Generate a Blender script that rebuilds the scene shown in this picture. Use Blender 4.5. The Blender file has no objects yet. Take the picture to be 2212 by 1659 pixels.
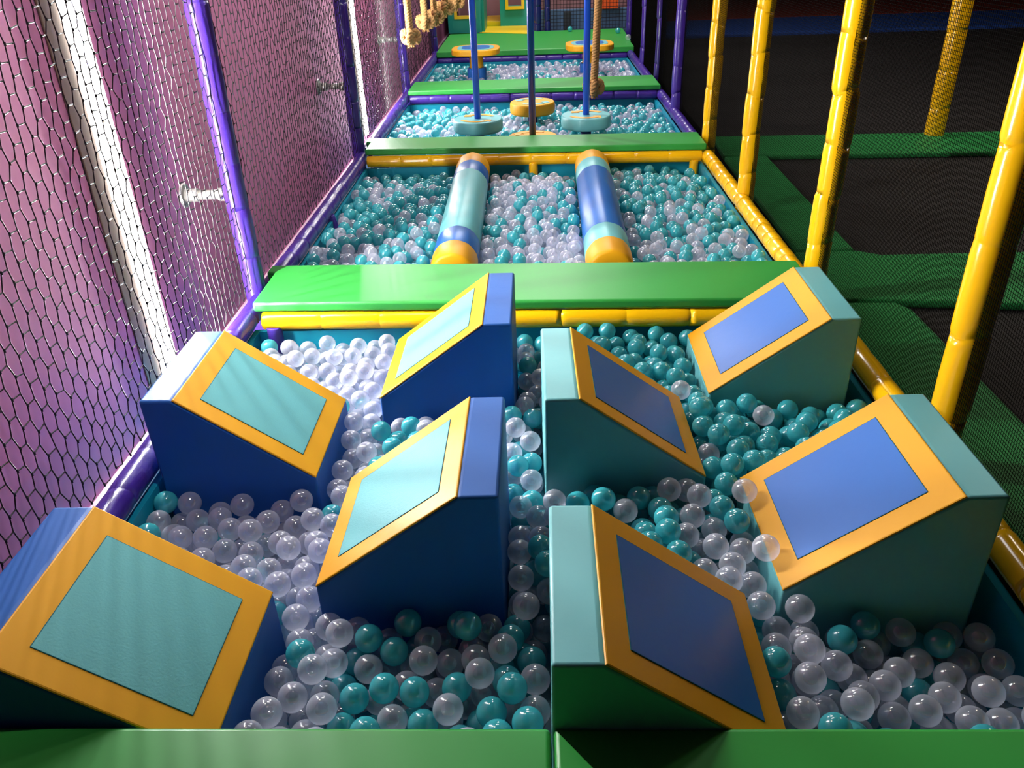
import bpy, bmesh, math, random
import numpy as np
from mathutils import Vector, Matrix

random.seed(7)
rng = np.random.default_rng(7)
SC = bpy.context.scene
COL = SC.collection
PI = math.pi

# ------------------------------------------------------------------ camera
def set_camera():
    cd = bpy.data.cameras.new('camera')
    cd.sensor_fit = 'HORIZONTAL'
    cd.sensor_width = 36.0
    cd.lens = 28.2234
    cd.clip_start = 0.02
    cd.clip_end = 100
    o = bpy.data.objects.new('camera', cd)
    COL.objects.link(o)
    f, pi, ya, ro = 1734.17, math.radians(29.82758), math.radians(-2.285504), math.radians(-2.155044)
    cp, sp, cy, sy = math.cos(pi), math.sin(pi), math.cos(ya), math.sin(ya)
    fwd = Vector((sy*cp, cy*cp, -sp)); right = Vector((cy, -sy, 0)); up = right.cross(fwd)
    c, s = math.cos(ro), math.sin(ro)
    r2 = c*right + s*up
    u2 = -s*right + c*up
    m = Matrix((r2, u2, -fwd)).transposed().to_4x4()
    m.translation = Vector((0, 0, 2.0))
    o.matrix_world = m
    SC.camera = o
    return o
CAM = set_camera()

# ------------------------------------------------------------------ world, lamps, exposure
wd = bpy.data.worlds.new('world')
wd.use_nodes = True
wd.node_tree.nodes['Background'].inputs[0].default_value = (0.75, 0.8, 0.9, 1)
wd.node_tree.nodes['Background'].inputs[1].default_value = 0.02
SC.world = wd
SC.view_settings.view_transform = 'Standard'
SC.view_settings.look = 'None'
SC.view_settings.gamma = 1
SC.view_settings.use_curve_mapping = False
SC.view_settings.exposure = 0.35
SC.cycles.transparent_max_bounces = 14
SC.cycles.max_bounces = 8
SC.cycles.diffuse_bounces = 3
SC.cycles.glossy_bounces = 3
SC.cycles.transmission_bounces = 4
SC.cycles.sample_clamp_indirect = 6
SC.cycles.caustics_reflective = False
SC.cycles.caustics_refractive = False

def area(name, loc, target, sx, sy, power, color):
    l = bpy.data.lights.new(name, 'AREA')
    l.shape = 'RECTANGLE'; l.size = sx; l.size_y = sy
    l.energy = power; l.color = color
    o = bpy.data.objects.new(name, l); COL.objects.link(o)
    o.location = loc
    o.rotation_euler = (Vector(target) - Vector(loc)).to_track_quat('-Z', 'Y').to_euler()
    return o
LAMPS = [
    ('hall_tube_light', (-0.1, 5.2, 4.3), (0.1, 4.4, 0), 1.5, 0.45, 27, (1.0, 0.98, 0.97)),
    ('hall_tube_light', (0.0, 9.2, 4.3), (0.1, 8.8, 0), 1.5, 0.45, 95, (1.0, 0.97, 0.94)),
    ('hall_tube_light', (0.1, 13.2, 4.3), (0.1, 12.0, 0), 1.5, 0.45, 120, (1.0, 0.95, 0.9)),
    ('hall_spot_light', (-1.2, 3.2, 4.2), (0.6, 3.0, 0.3), 0.28, 0.28, 8, (1.0, 0.88, 0.74)),
    ('hall_spot_light', (4.6, 6.0, 4.2), (3.0, 6.0, 0.3), 0.6, 0.3, 45, (1.0, 0.86, 0.68)),
]
for a in LAMPS:
    area(*a)
def spot(name, loc, target, power, color, angle, blend=0.6):
    l = bpy.data.lights.new(name, 'SPOT')
    l.energy = power; l.color = color; l.spot_size = math.radians(angle); l.spot_blend = blend; l.shadow_soft_size = 0.06
    o = bpy.data.objects.new(name, l); COL.objects.link(o)
    o.location = loc
    o.rotation_euler = (Vector(target) - Vector(loc)).to_track_quat('-Z', 'Y').to_euler()
for wy in (1.9, 4.7, 7.6):  # added fill spots without real fixtures, brightening the pink left wall
    spot('added_wall_fill', (0.1, wy-0.3, 4.0), (-1.62, wy, 1.35), 165 if wy < 3 else 105 if wy < 6 else 75, (1.0, 0.92, 0.9), 50, 0.8)
LED_CORE = 1085.0
LED_FACE = 8.0

# ------------------------------------------------------------------ materials
def lin(c):
    return tuple((x/255/12.92 if x/255 <= 0.04045 else ((x/255+0.055)/1.055)**2.4) for x in c) + (1,)
def pset(b, name, v):
    if name in b.inputs: b.inputs[name].default_value = v
def material(name, rgb, rough=0.4, spec=0.5, bump=0.0, scale=30, vary=0.0, coat=0.0, metal=0.0):
    m = bpy.data.materials.new(name); m.use_nodes = True
    nt = m.node_tree; b = nt.nodes['Principled BSDF']
    c = lin(rgb)
    b.inputs['Base Color'].default_value = c
    b.inputs['Roughness'].default_value = rough
    pset(b, 'Specular IOR Level', spec); pset(b, 'Coat Weight', coat); pset(b, 'Coat Roughness', 0.12)
    b.inputs['Metallic'].default_value = metal
    if bump or vary:
        tc = nt.nodes.new('ShaderNodeTexCoord')
        n = nt.nodes.new('ShaderNodeTexNoise')
        n.inputs['Scale'].default_value = scale; n.inputs['Detail'].default_value = 4
        nt.links.new(tc.outputs['Object'], n.inputs['Vector'])
        if bump:
            bp = nt.nodes.new('ShaderNodeBump'); bp.inputs['Strength'].default_value = bump
            bp.inputs['Distance'].default_value = 0.004
            nt.links.new(n.outputs['Fac'], bp.inputs['Height']); nt.links.new(bp.outputs['Normal'], b.inputs['Normal'])
        if vary:
            n2 = nt.nodes.new('ShaderNodeTexNoise'); n2.inputs['Scale'].default_value = scale*0.15
            n2.inputs['Detail'].default_value = 5
            nt.links.new(tc.outputs['Object'], n2.inputs['Vector'])
            mx = nt.nodes.new('ShaderNodeMix'); mx.data_type = 'RGBA'
            mx.inputs[6].default_value = tuple(x*(1-vary) for x in c[:3]) + (1,)
            mx.inputs[7].default_value = tuple(min(1, x*(1+vary)) for x in c[:3]) + (1,)
            nt.links.new(n2.outputs['Fac'], mx.inputs[0]); nt.links.new(mx.outputs[2], b.inputs['Base Color'])
    return m
def emitter(name, rgb, strength):
    m = bpy.data.materials.new(name); m.use_nodes = True
    nt = m.node_tree; nt.nodes.remove(nt.nodes['Principled BSDF'])
    e = nt.nodes.new('ShaderNodeEmission'); e.inputs[0].default_value = tuple(rgb) + (1,); e.inputs[1].default_value = strength
    nt.links.new(e.outputs[0], nt.nodes['Material Output'].inputs[0])
    return m
M = {
    'green': material('green_vinyl', (46, 150, 60), 0.42, 0.4, 0.12, 14, 0.05),
    'navy': material('dark_blue_vinyl', (34, 94, 172), 0.50, 0.3, 0.3, 14, 0.04),
    'aqua': material('pale_turquoise_vinyl', (108, 184, 188), 0.42, 0.45, 0.3, 14, 0.03),
    'yellow': material('yellow_vinyl', (222, 158, 14), 0.48, 0.35, 0.3, 14, 0.03),
    'inset_aqua': material('turquoise_cloth', (98, 172, 178), 0.6, 0.3, 0.25, 160, 0.03),
    'inset_blue': material('blue_vinyl', (28, 100, 180), 0.38, 0.5, 0.10, 40, 0.03),
    'stitch': material('dark_stitching', (30, 95, 105), 0.8, 0.2),
    'yfoam': material('yellow_foam_sleeve', (250, 188, 12), 0.20, 0.5, 0.10, 25, 0.03, 0.3),
    'pfoam': material('purple_foam_sleeve', (60, 36, 132), 0.28, 0.45, 0.5, 55, 0.05, 0.15),
    'npost': material('navy_foam_sleeve', (34, 40, 110), 0.25, 0.5, 0.1, 30),
    'liner': material('turquoise_liner', (18, 144, 170), 0.4, 0.4, 0.05, 12),
    'net': material('black_net_cord', (24, 18, 24), 0.5, 0.3),
    'finenet': material('black_fine_net_cord', (9, 9, 8), 0.95, 0.03),
    'pink': material('pink_wall_paint', (224, 138, 184), 0.55, 0.3, 0.05, 40, 0.04),
    'skirt': material('pale_pink_skirting', (235, 205, 222), 0.4, 0.4),
    'taupe': material('taupe_light_housing', (130, 104, 90), 0.5, 0.4),
    'steel': material('galvanised_steel', (190, 188, 180), 0.35, 0.5, 0.1, 60, 0.05, 0, 0.7),
    'bluepole': material('blue_powder_coated_pole', (24, 74, 205), 0.32, 0.5, 0, 30, 0, 0.4),
    'orange': material('orange_vinyl', (240, 165, 45), 0.45),
    'rope': material('sisal_rope', (176, 134, 84), 0.9, 0.2, 0.6, 180, 0.12),
    'teal': material('teal_playhouse_board', (25, 150, 140), 0.35, 0.4, 0.05, 20, 0.03),
    'trimyellow': material('yellow_frame_paint', (245, 205, 30), 0.35),
    'dark': material('charcoal_floor', (30, 28, 27), 0.7, 0.3, 0.1, 20, 0.1),
    'bed': material('black_trampoline_mesh', (44, 41, 40), 0.75, 0.25, 0.15, 300),
    'tpad': material('green_trampoline_vinyl', (44, 140, 72), 0.6, 0.25, 0.3, 18, 0.06),
    'darkwall': material('dark_hall_paint', (46, 40, 44), 0.85, 0.2),
    'bluemat': material('blue_mat_vinyl', (40, 80, 160), 0.5),
    'redmat': material('red_brown_mat_vinyl', (130, 45, 30), 0.6),
    'bluepanel': material('blue_grey_panel', (84, 116, 150), 0.6, 0.3, 0.05, 20, 0.06),
    'pinkpanel': material('dusty_pink_panel', (150, 112, 116), 0.6, 0.3, 0.05, 20, 0.06),
    'orangeblock': material('orange_foam', (255, 96, 24), 0.5),
    'greyblock': material('dark_grey_foam', (52, 60, 72), 0.6),
    'led_core': emitter('led_core', (1.0, 0.98, 0.97), LED_CORE),
    'led_face': emitter('led_diffuser', (1.0, 0.96, 0.91), LED_FACE),
}
def ball_material(name, rgb, a0, a1, transl, rough):
    """thin glossy plastic shell: partly see-through, denser towards the rim where the wall is seen edge-on"""
    m = bpy.data.materials.new(name); m.use_nodes = True
    nt = m.node_tree; out = nt.nodes['Material Output']; nt.nodes.remove(nt.nodes['Principled BSDF'])
    c = lin(rgb)
    def node(k): return nt.nodes.new('ShaderNode'+k)
    b = node('BsdfDiffuse'); b.inputs[0].default_value = c
    t = node('BsdfTranslucent'); t.inputs[0].default_value = c
    mx = node('MixShader'); mx.inputs[0].default_value = transl
    nt.links.new(b.outputs[0], mx.inputs[1]); nt.links.new(t.outputs[0], mx.inputs[2])
    tr = node('BsdfTransparent'); tr.inputs[0].default_value = tuple(0.6 + 0.4*x for x in c[:3]) + (1,)
    lw = node('LayerWeight'); lw.inputs[0].default_value = 0.5
    mr = node('MapRange'); mr.inputs[3].default_value = a0; mr.inputs[4].default_value = a1
    sq = node('Math'); sq.operation = 'POWER'; sq.inputs[1].default_value = 1.6
    nt.links.new(lw.outputs['Facing'], sq.inputs[0]); nt.links.new(sq.outputs[0], mr.inputs[0])
    m2 = node('MixShader')
    nt.links.new(mr.outputs[0], m2.inputs[0]); nt.links.new(tr.outputs[0], m2.inputs[1]); nt.links.new(mx.outputs[0], m2.inputs[2])
    lf = node('LayerWeight'); lf.inputs[0].default_value = 0.5
    pw = node('Math'); pw.operation = 'POWER'; pw.inputs[1].default_value = 5
    nt.links.new(lf.outputs['Facing'], pw.inputs[0])
    sch = node('Math'); sch.operation = 'MULTIPLY_ADD'; sch.inputs[1].default_value = 0.9; sch.inputs[2].default_value = 0.12
    nt.links.new(pw.outputs[0], sch.inputs[0])
    geo = node('NewGeometry')
    ff = node('Math'); ff.operation = 'SUBTRACT'; ff.inputs[0].default_value = 1.0
    nt.links.new(geo.outputs['Backfacing'], ff.inputs[1])
    fr = node('Math'); fr.operation = 'MULTIPLY'
    nt.links.new(sch.outputs[0], fr.inputs[0]); nt.links.new(ff.outputs[0], fr.inputs[1])
    gl = node('BsdfGlossy'); gl.inputs['Roughness'].default_value = rough
    m3 = node('MixShader')
    nt.links.new(fr.outputs[0], m3.inputs[0]); nt.links.new(m2.outputs[0], m3.inputs[1]); nt.links.new(gl.outputs[0], m3.inputs[2])
    nt.links.new(m3.outputs[0], out.inputs[0])
    return m
M['clear'] = ball_material('clear_ball_plastic', (240, 243, 255), 0.28, 0.60, 0.5, 0.12)
M['turq'] = ball_material('turquoise_ball_plastic', (78, 204, 214), 0.76, 0.94, 0.4, 0.12)

# ------------------------------------------------------------------ mesh helpers
def link(name, me, m=None, parent=None):
    o = bpy.data.objects.new(name, me); COL.objects.link(o)
    if m is not None and len(me.materials) == 0: me.materials.append(m)
    if parent: o.parent = parent
    return o
def from_bm(name, bm, m, parent=None, smooth=False):
    bmesh.ops.recalc_face_normals(bm, faces=bm.faces)
    me = bpy.data.meshes.new(name); bm.to_mesh(me); bm.free()
    if smooth:
        for p in me.polygons: p.use_smooth = True
    return link(name, me, m, parent)
def fast(name, V, Q, m, parent=None, smooth=True):
    V = np.asarray(V, np.float32); Q = np.asarray(Q, np.int32)
    me = bpy.data.meshes.new(name)
    me.vertices.add(len(V)); me.vertices.foreach_set('co', V.ravel())
    k = Q.shape[1]
    me.loops.add(Q.size); me.loops.foreach_set('vertex_index', Q.ravel())
    me.polygons.add(len(Q)); me.polygons.foreach_set('loop_start', np.arange(0, Q.size, k, dtype=np.int32))
    me.update(calc_edges=True); me.validate()
    if smooth: me.polygons.foreach_set('use_smooth', np.ones(len(Q), bool))
    return link(name, me, m, parent)
def tag(o, label, cat, group=None, kind=None):
    o['label'] = label; o['category'] = cat
    if group: o['group'] = group
    if kind: o['kind'] = kind
    return o
def empty(name, loc, rz=0.0):
    o = bpy.data.objects.new(name, None); COL.objects.link(o)
    o.empty_display_size = 0.05
    o.location = loc; o.rotation_euler = (0, 0, rz)
    return o
def structure(o):
    o['kind'] = 'structure'; return o
def prism(bm, poly, z0, z1, bevel=0.0, seg=3):
    """vertical prism over a plan polygon"""
    vs = [bm.verts.new((x, y, z0)) for x, y in poly]
    f = bm.faces.new(vs)
    r = bmesh.ops.extrude_face_region(bm, geom=[f])
    nv = [g for g in r['geom'] if isinstance(g, bmesh.types.BMVert)]
    for v in nv: v.co.z = z1
    if bevel:
        ed = {e for v in vs + nv for e in v.link_edges}
        bmesh.ops.bevel(bm, geom=list(ed), offset=bevel, segments=seg, profile=0.5, affect='EDGES')
def box(bm, lo, hi, bevel=0.0, seg=2):
    prism(bm, [(lo[0], lo[1]), (hi[0], lo[1]), (hi[0], hi[1]), (lo[0], hi[1])], lo[2], hi[2], bevel, seg)
def box_obj(name, lo, hi, m, parent=None, bevel=0.0, seg=2, smooth=False):
    bm = bmesh.new(); box(bm, lo, hi, bevel, seg)
    return from_bm(name, bm, m, parent, smooth)
def frames(P):
    P = np.asarray(P, float); n = len(P)
    T = np.gradient(P, axis=0); T /= np.linalg.norm(T, axis=1)[:, None]
    u = np.cross(T[0], (0, 0, 1.0))
    if np.linalg.norm(u) < 1e-3: u = np.array((1.0, 0, 0))
    u /= np.linalg.norm(u)
    U = []
    for t in T:
        u = u - t*np.dot(u, t); u /= np.linalg.norm(u); U.append(u)
    U = np.array(U); return P, T, U, np.cross(T, U)
def tube_data(P, R, seg=16, caps=True):
    P, T, U, B = frames(P); n = len(P)
    R = np.broadcast_to(np.asarray(R, float), (n,))
    a = np.arange(seg)*2*PI/seg
    V = P[:, None] + R[:, None, None]*(np.cos(a)[None, :, None]*U[:, None] + np.sin(a)[None, :, None]*B[:, None])
    V = V.reshape(-1, 3)
    i = np.arange(n-1)[:, None]*seg; j = np.arange(seg)[None]
    j2 = (j+1) % seg
    Q = np.stack([i+j, i+j2, i+seg+j2, i+seg+j], -1).reshape(-1, 4)
    if caps:
        k = len(V); V = np.vstack([V, P[0], P[-1]])
        jj = np.arange(seg); j2 = (jj+1) % seg
        c0 = np.stack([jj, np.full(seg, k), np.full(seg, k), j2], -1)
        c1 = np.stack([(n-1)*seg+jj, (n-1)*seg+j2, np.full(seg, k+1), np.full(seg, k+1)], -1)
        return V, Q, (c0, c1)
    return V, Q, None
def tube(name, P, R, m, parent=None, seg=16, smooth=True):
    V, Q, caps = tube_data(P, R, seg)
    faces = [tuple(int(x) for x in q) for q in Q]
    for c in caps:
        for q in c:
            t = []
            for x in q:
                if int(x) not in t: t.append(int(x))
            faces.append(tuple(t))
    me = bpy.data.meshes.new(name); me.from_pydata([tuple(v) for v in V], [], faces)
    for p in me.polygons: p.use_smooth = smooth and len(p.vertices) == 4
    return link(name, me, m, parent)
def lathe(name, prof, m, parent=None, seg=40, loc=(0, 0, 0), sides=0, amp=0.0):
    """profile [(r,z)] turned about z"""
    V = []; F = []
    for r, z in prof:
        for k in range(seg):
            a = 2*PI*k/seg
            rr = r*(1+amp*math.cos(sides*a)) if sides else r
            V.append((loc[0]+rr*math.cos(a), loc[1]+rr*math.sin(a), loc[2]+z))
    for i in range(len(prof)-1):
        for k in range(seg):
            F.append((i*seg+k, i*seg+(k+1) % seg, (i+1)*seg+(k+1) % seg, (i+1)*seg+k))
    F.append(tuple(range(seg))[::-1]); F.append(tuple((len(prof)-1)*seg+k for k in range(seg)))
    me = bpy.data.meshes.new(name); me.from_pydata(V, [], F)
    for p in me.polygons: p.use_smooth = len(p.vertices) == 4
    return link(name, me, m, parent)
def strands(A, B, r, sides=3):
    """many thin prisms from A[i] to B[i] as one vertex / quad array"""
    A = np.asarray(A, float); B = np.asarray(B, float); n = len(A)
    T = B-A; T /= np.linalg.norm(T, axis=1)[:, None]
    ref = np.where(np.abs(T[:, :1]) < 0.9, np.array([[1.0, 0, 0]]), np.array([[0, 0, 1.0]]))
    U = np.cross(T, ref); U /= np.linalg.norm(U, axis=1)[:, None]; W = np.cross(T, U)
    a = np.arange(sides)*2*PI/sides
    off = r*(np.cos(a)[None, :, None]*U[:, None] + np.sin(a)[None, :, None]*W[:, None])
    V = np.concatenate([A[:, None]+off, B[:, None]+off], 1).reshape(-1, 3)
    base = (np.arange(n)*2*sides)[:, None]; j = np.arange(sides)[None]; j2 = (j+1) % sides
    Q = np.stack([base+j, base+j2, base+sides+j2, base+sides+j], -1).reshape(-1, 4)
    return V, Q
def padded(name, a, b, r, m, label, cat, step=0.21, group=None, seed=0, seg=18, wob=0.05):
    """tube in foam sleeves with a tie pinching it every hand or two"""
    rd = random.Random(seed)
    a = np.array(a, float); b = np.array(b, float); L = np.linalg.norm(b-a); d = (b-a)/L
    n = max(1, round(L/step)); P = []; R = []
    side = np.cross(d, (0.3, 0.5, 0.8)); side /= np.linalg.norm(side)
    for k in range(n):
        s0, s1 = L*k/n, L*(k+1)/n
        off = side*r*rd.uniform(-wob, wob)
        for s, q in ((s0+0.002, 0.955), (s0+0.008, 0.985), (s0+0.035, 1.0), ((s0+s1)/2, 1.015), (s1-0.035, 1.0), (s1-0.008, 0.985), (s1-0.002, 0.955)):
            P.append(a+d*s+off); R.append(r*q*rd.uniform(0.99, 1.01))
    o = tube(name, P, R, m, None, seg)
    return tag(o, label, cat, group)

# ------------------------------------------------------------------ room shell
FLOOR_PIT = 0.18
WX = -1.62
structure(box_obj('floor', (-2.0, -3.0, -0.1), (13, 26, 0.0), M['dark']))
structure(box_obj('ceiling', (-2.0, -3.0, 5.2), (13, 26, 5.3), M['darkwall']))
structure(box_obj('wall_back', (-2.0, 26.0, 0.0), (13, 26.1, 5.2), M['darkwall']))
structure(box_obj('wall_right', (13.0, -3.0, 0.0), (13.1, 26, 5.2), M['darkwall']))
structure(box_obj('wall_rear', (-2.0, -3.1, 0.0), (13, -3.0, 5.2), M['darkwall']))
structure(box_obj('wall_left', (WX-0.15, -3.0, 0.0), (WX, 26, 5.2), M['pink']))
structure(box_obj('baseboard_left', (WX, -3.0, 0.0), (WX+0.03, 26, 0.24), M['skirt'], None, 0.006))

def light_strip(y0, y1, z0, cw, label):
    t = empty('light_strip', (WX, (y0+y1)/2, z0))
    yc = (y0+y1)/2
    hw = (y1-y0)/2
    z1 = 3.0
    x = 0.002
    box_obj('housing', (x, -hw-0.12, 0), (x+0.006, -hw, z1-z0), M['taupe'], t, 0.004)
    box_obj('diffuser', (x, -hw+0.001, 0), (x+0.022, hw, z1-z0), M['led_face'], t, 0.004)
    box_obj('glowing_core', (x+0.022, -cw, 0.0), (x+0.027, cw, z1-z0), M['led_core'], t)
    return tag(t, label, 'light')
light_strip(2.965, 3.10, 0.30, 0.008, 'tall glaring white light strip on the pink wall behind the nearest net')
light_strip(7.74, 7.86, 0.30, 0.004, 'thin glaring white light strip mostly hidden behind the second purple post')

structure(box_obj('floor_1', (-1.30, 0.1, 0.0), (1.23, 11.4, FLOOR_PIT), M['liner']))

# ------------------------------------------------------------------ padded crossings
ZB = 0.5625
def pad(name, quad, z0, z1, m, label, cat, bevel=0.012, group=None):
    bm = bmesh.new(); prism(bm, quad, z0, z1, bevel, 3)
    o = from_bm(name, bm, m, None, True)
    me = o.data
    for p in me.polygons:
        p.use_smooth = p.area < 0.02
    return tag(o, label, cat, group)
# near edge (left y, right y), far edge (left y, right y)
XL, XR = -1.285, 1.245
pad('crossing_pad', [(-1.6, 0.15), (0.010, 0.15), (0.010, 1.084), (-1.6, 1.092)], 0.50, ZB, M['green'],
    'left of the two green vinyl pads at the near rim of the front pit', 'pad')
pad('crossing_pad', [(0.016, 0.15), (1.6, 0.15), (1.6, 1.078), (0.016, 1.084)], 0.50, ZB, M['green'],
    'right of the two green vinyl pads at the near rim of the front pit', 'pad')
pad('crossing_pad', [(XL, 3.274), (1.235, 3.200), (1.235, 3.650), (-1.325, 3.740), (-1.325, 3.645), (XL, 3.64)], 0.518, ZB, M['green'],
    'green padded crossing between the wedge pit and the roller pit', 'pad')
pad('crossing_pad', [(XL, 6.085), (1.250, 5.975), (1.250, 6.362), (-1.32, 6.455), (-1.32, 6.33), (XL, 6.32)], 0.515, ZB, M['green'],
    'green padded crossing between the roller pit and the stepping disc pit', 'pad')
pad('crossing_pad', [(XL, 8.505), (1.255, 8.420), (1.255, 9.030), (XL, 9.045)], 0.515, ZB, M['green'],
    'green padded crossing in front of the mushroom pit', 'pad')
pad('platform_mat', [(XL, 11.31), (1.32, 11.30), (1.36, 13.35), (XL, 13.25)], 0.49, ZB, M['green'],
    'wide green platform mat beyond the mushroom pit', 'mat')

# ------------------------------------------------------------------ padded rails and posts
ZR = 0.472
RR = 0.042
def rail(a, b, m, label, seed, r=RR, step=0.21):
    return padded('padded_rail', a, b, r, m, label, 'rail', step, None, seed)
rail((-1.25, 3.285, ZR), (1.20, 3.215, ZR), M['yfoam'], 'yellow padded crossbar under the green pad behind the wedges', 1, RR, 0.26)
rail((-1.27, 6.075, ZR), (1.22, 5.985, ZR), M['yfoam'], 'yellow padded crossbar at the far ends of the two rollers', 2, RR, 0.24)
rail((-1.27, 8.52, ZR), (1.22, 8.44, ZR), M['pfoam'], 'purple padded crossbar at the back of the stepping disc pit', 3)
rail((-1.27, 11.34, ZR-0.026), (1.22, 11.33, ZR-0.026), M['pfoam'], 'purple padded crossbar under the far platform mat', 4)
rail((-1.26, 0.97, ZR-0.03), (1.20, 0.96, ZR-0.03), M['yfoam'], 'yellow padded crossbar under the near green pads', 5)
XRL, XRR = -1.325, 1.262
rail((XRL, 0.9, ZR), (XRL, 3.50, ZR), M['pfoam'], 'purple padded rail along the net beside the dark blue wedges', 6, 0.047)
rail((XRL, 3.62, ZR), (XRL, 6.20, ZR), M['pfoam'], 'purple padded rail along the net on the left of the rollers', 7, 0.047)
rail((XRL, 6.32, ZR), (XRL, 8.94, ZR), M['pfoam'], 'purple padded rail along the net on the left of the stepping discs', 8, 0.047)
rail((XRL, 9.06, ZR), (XRL, 11.8, ZR), M['pfoam'], 'purple padded rail along the net on the left of the mushrooms', 9, 0.047)
rail((XRR, 0.9, ZR), (XRR, 3.22, ZR), M['yfoam'], 'yellow padded rail on the right behind the teal wedges', 10, 0.047)
rail((XRR, 3.60, ZR), (XRR, 5.98, ZR), M['yfoam'], 'yellow padded rail on the right of the two rollers', 11, 0.047, 0.12)
rail((XRR, 6.40, ZR), (XRR, 8.44, ZR), M['pfoam'], 'purple padded rail on the right of the stepping discs', 12, 0.045, 0.12)
rail((XRR, 9.05, ZR), (XRR, 11.3, ZR), M['pfoam'], 'purple padded rail on the right of the mushrooms', 13, 0.045, 0.12)

def post(x, y, z0, z1, r, m, label, seed, step=0.23, wob=0.10):
    return padded('padded_post', (x, y, z0), (x, y, z1), r, m, label, 'post', step, None, seed, 20, wob)
PXR = 1.318
post(PXR, 2.235, 0.0, 2.9, 0.058, M['yfoam'], 'nearest yellow padded post beside the front teal wedges', 21, 0.30)
post(PXR, 3.600, 0.0, 2.9, 0.055, M['yfoam'], 'yellow padded post at the right end of the crossing behind the wedges', 22)
post(1.290, 4.930, FLOOR_PIT, 2.9, 0.052, M['yfoam'], 'yellow padded post standing on the rail right of the rollers', 23)
post(PXR, 6.260, 0.0, 2.9, 0.052, M['yfoam'], 'farthest yellow padded post of the right side, by the crossing beyond the rollers', 24)
post(1.275, 7.58, FLOOR_PIT, 2.9, 0.048, M['pfoam'], 'nearest purple padded post on the right, beside the stepping discs', 25)
post(1.310, 9.00, 0.0, 2.9, 0.048, M['pfoam'], 'purple padded post at the right end of the crossing before the mushrooms', 26)
post(1.310, 10.27, 0.0, 2.9, 0.048, M['pfoam'], 'purple padded post on the right beside the right mushroom', 27)
post(1.420, 11.75, 0.0, 2.9, 0.048, M['pfoam'], 'purple padded post on the right at the front of the far platform', 28)
post(1.430, 13.05, 0.0, 2.9, 0.048, M['pfoam'], 'farthest purple padded post on the right, at the back of the platform', 29)
PXL = -1.372
post(PXL, 3.58, 0.0, 2.9, 0.050, M['pfoam'], 'nearest purple padded post by the pink wall at the crossing behind the wedges', 31)
post(PXL, 6.27, 0.0, 2.9, 0.048, M['pfoam'], 'purple padded post by the pink wall at the crossing beyond the rollers', 32)
post(PXL, 9.00, 0.0, 2.9, 0.046, M['pfoam'], 'purple padded post by the pink wall next to the nearest hanging knot', 33)
post(PXL, 11.9, 0.0, 2.9, 0.046, M['pfoam'], 'purple padded post by the pink wall beside the far platform', 34)
def leg(xb, xt, y, m, label, seed, r=0.034):
    return padded('rail_leg', (xb, y, FLOOR_PIT), (xt, y, ZR-0.02), r, m, label, 'post', 0.2, None, seed, 14)
leg(-1.20, -1.20, 3.262, M['pfoam'], 'short purple leg under the crossbar behind the rear dark blue wedge', 41)
leg(-1.238, -1.30, 4.86, M['pfoam'], 'short purple leg under the left rail of the roller pit', 42)
leg(-0.02, -0.02, 6.015, M['yfoam'], 'short yellow leg under the crossbar between the two rollers', 43)
leg(1.165, 1.165, 5.975, M['yfoam'], 'short yellow leg at the right end of the crossbar beyond the rollers', 44)
leg(-1.238, -1.30, 6.75, M['pfoam'], 'short purple leg under the left rail of the stepping disc pit', 45)

# ------------------------------------------------------------------ pit liners
def liner(y0, y1, label):
    t = empty('pit_liner', (0, (y0+y1)/2, FLOOR_PIT))
    h = y1-y0; zt = ZR-0.05-FLOOR_PIT
    box_obj('side_panel', (-1.30, -h/2, 0), (-1.275, h/2+0.04, zt), M['liner'], t)
    box_obj('side_panel', (1.205, -h/2, 0), (1.23, h/2+0.04, zt), M['liner'], t)
    box_obj('end_panel', (-1.275, h/2+0.02, 0), (1.205, h/2+0.04, zt), M['liner'], t)
    box_obj('end_panel', (-1.275, -h/2, 0), (1.205, -h/2+0.02, zt), M['liner'], t)
    return tag(t, label, 'liner')
PITS = [(1.02, 3.25), (3.70, 6.04), (6.42, 8.49), (9.05, 11.26)]
liner(*PITS[0], 'turquoise vinyl lining round the front pit with the wedges')
liner(*PITS[1], 'turquoise vinyl lining round the pit with the two rollers')
liner(*PITS[2], 'turquoise vinyl lining round the pit with the stepping discs')
liner(*PITS[3], 'turquoise vinyl lining round the pit with the mushrooms')

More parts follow.
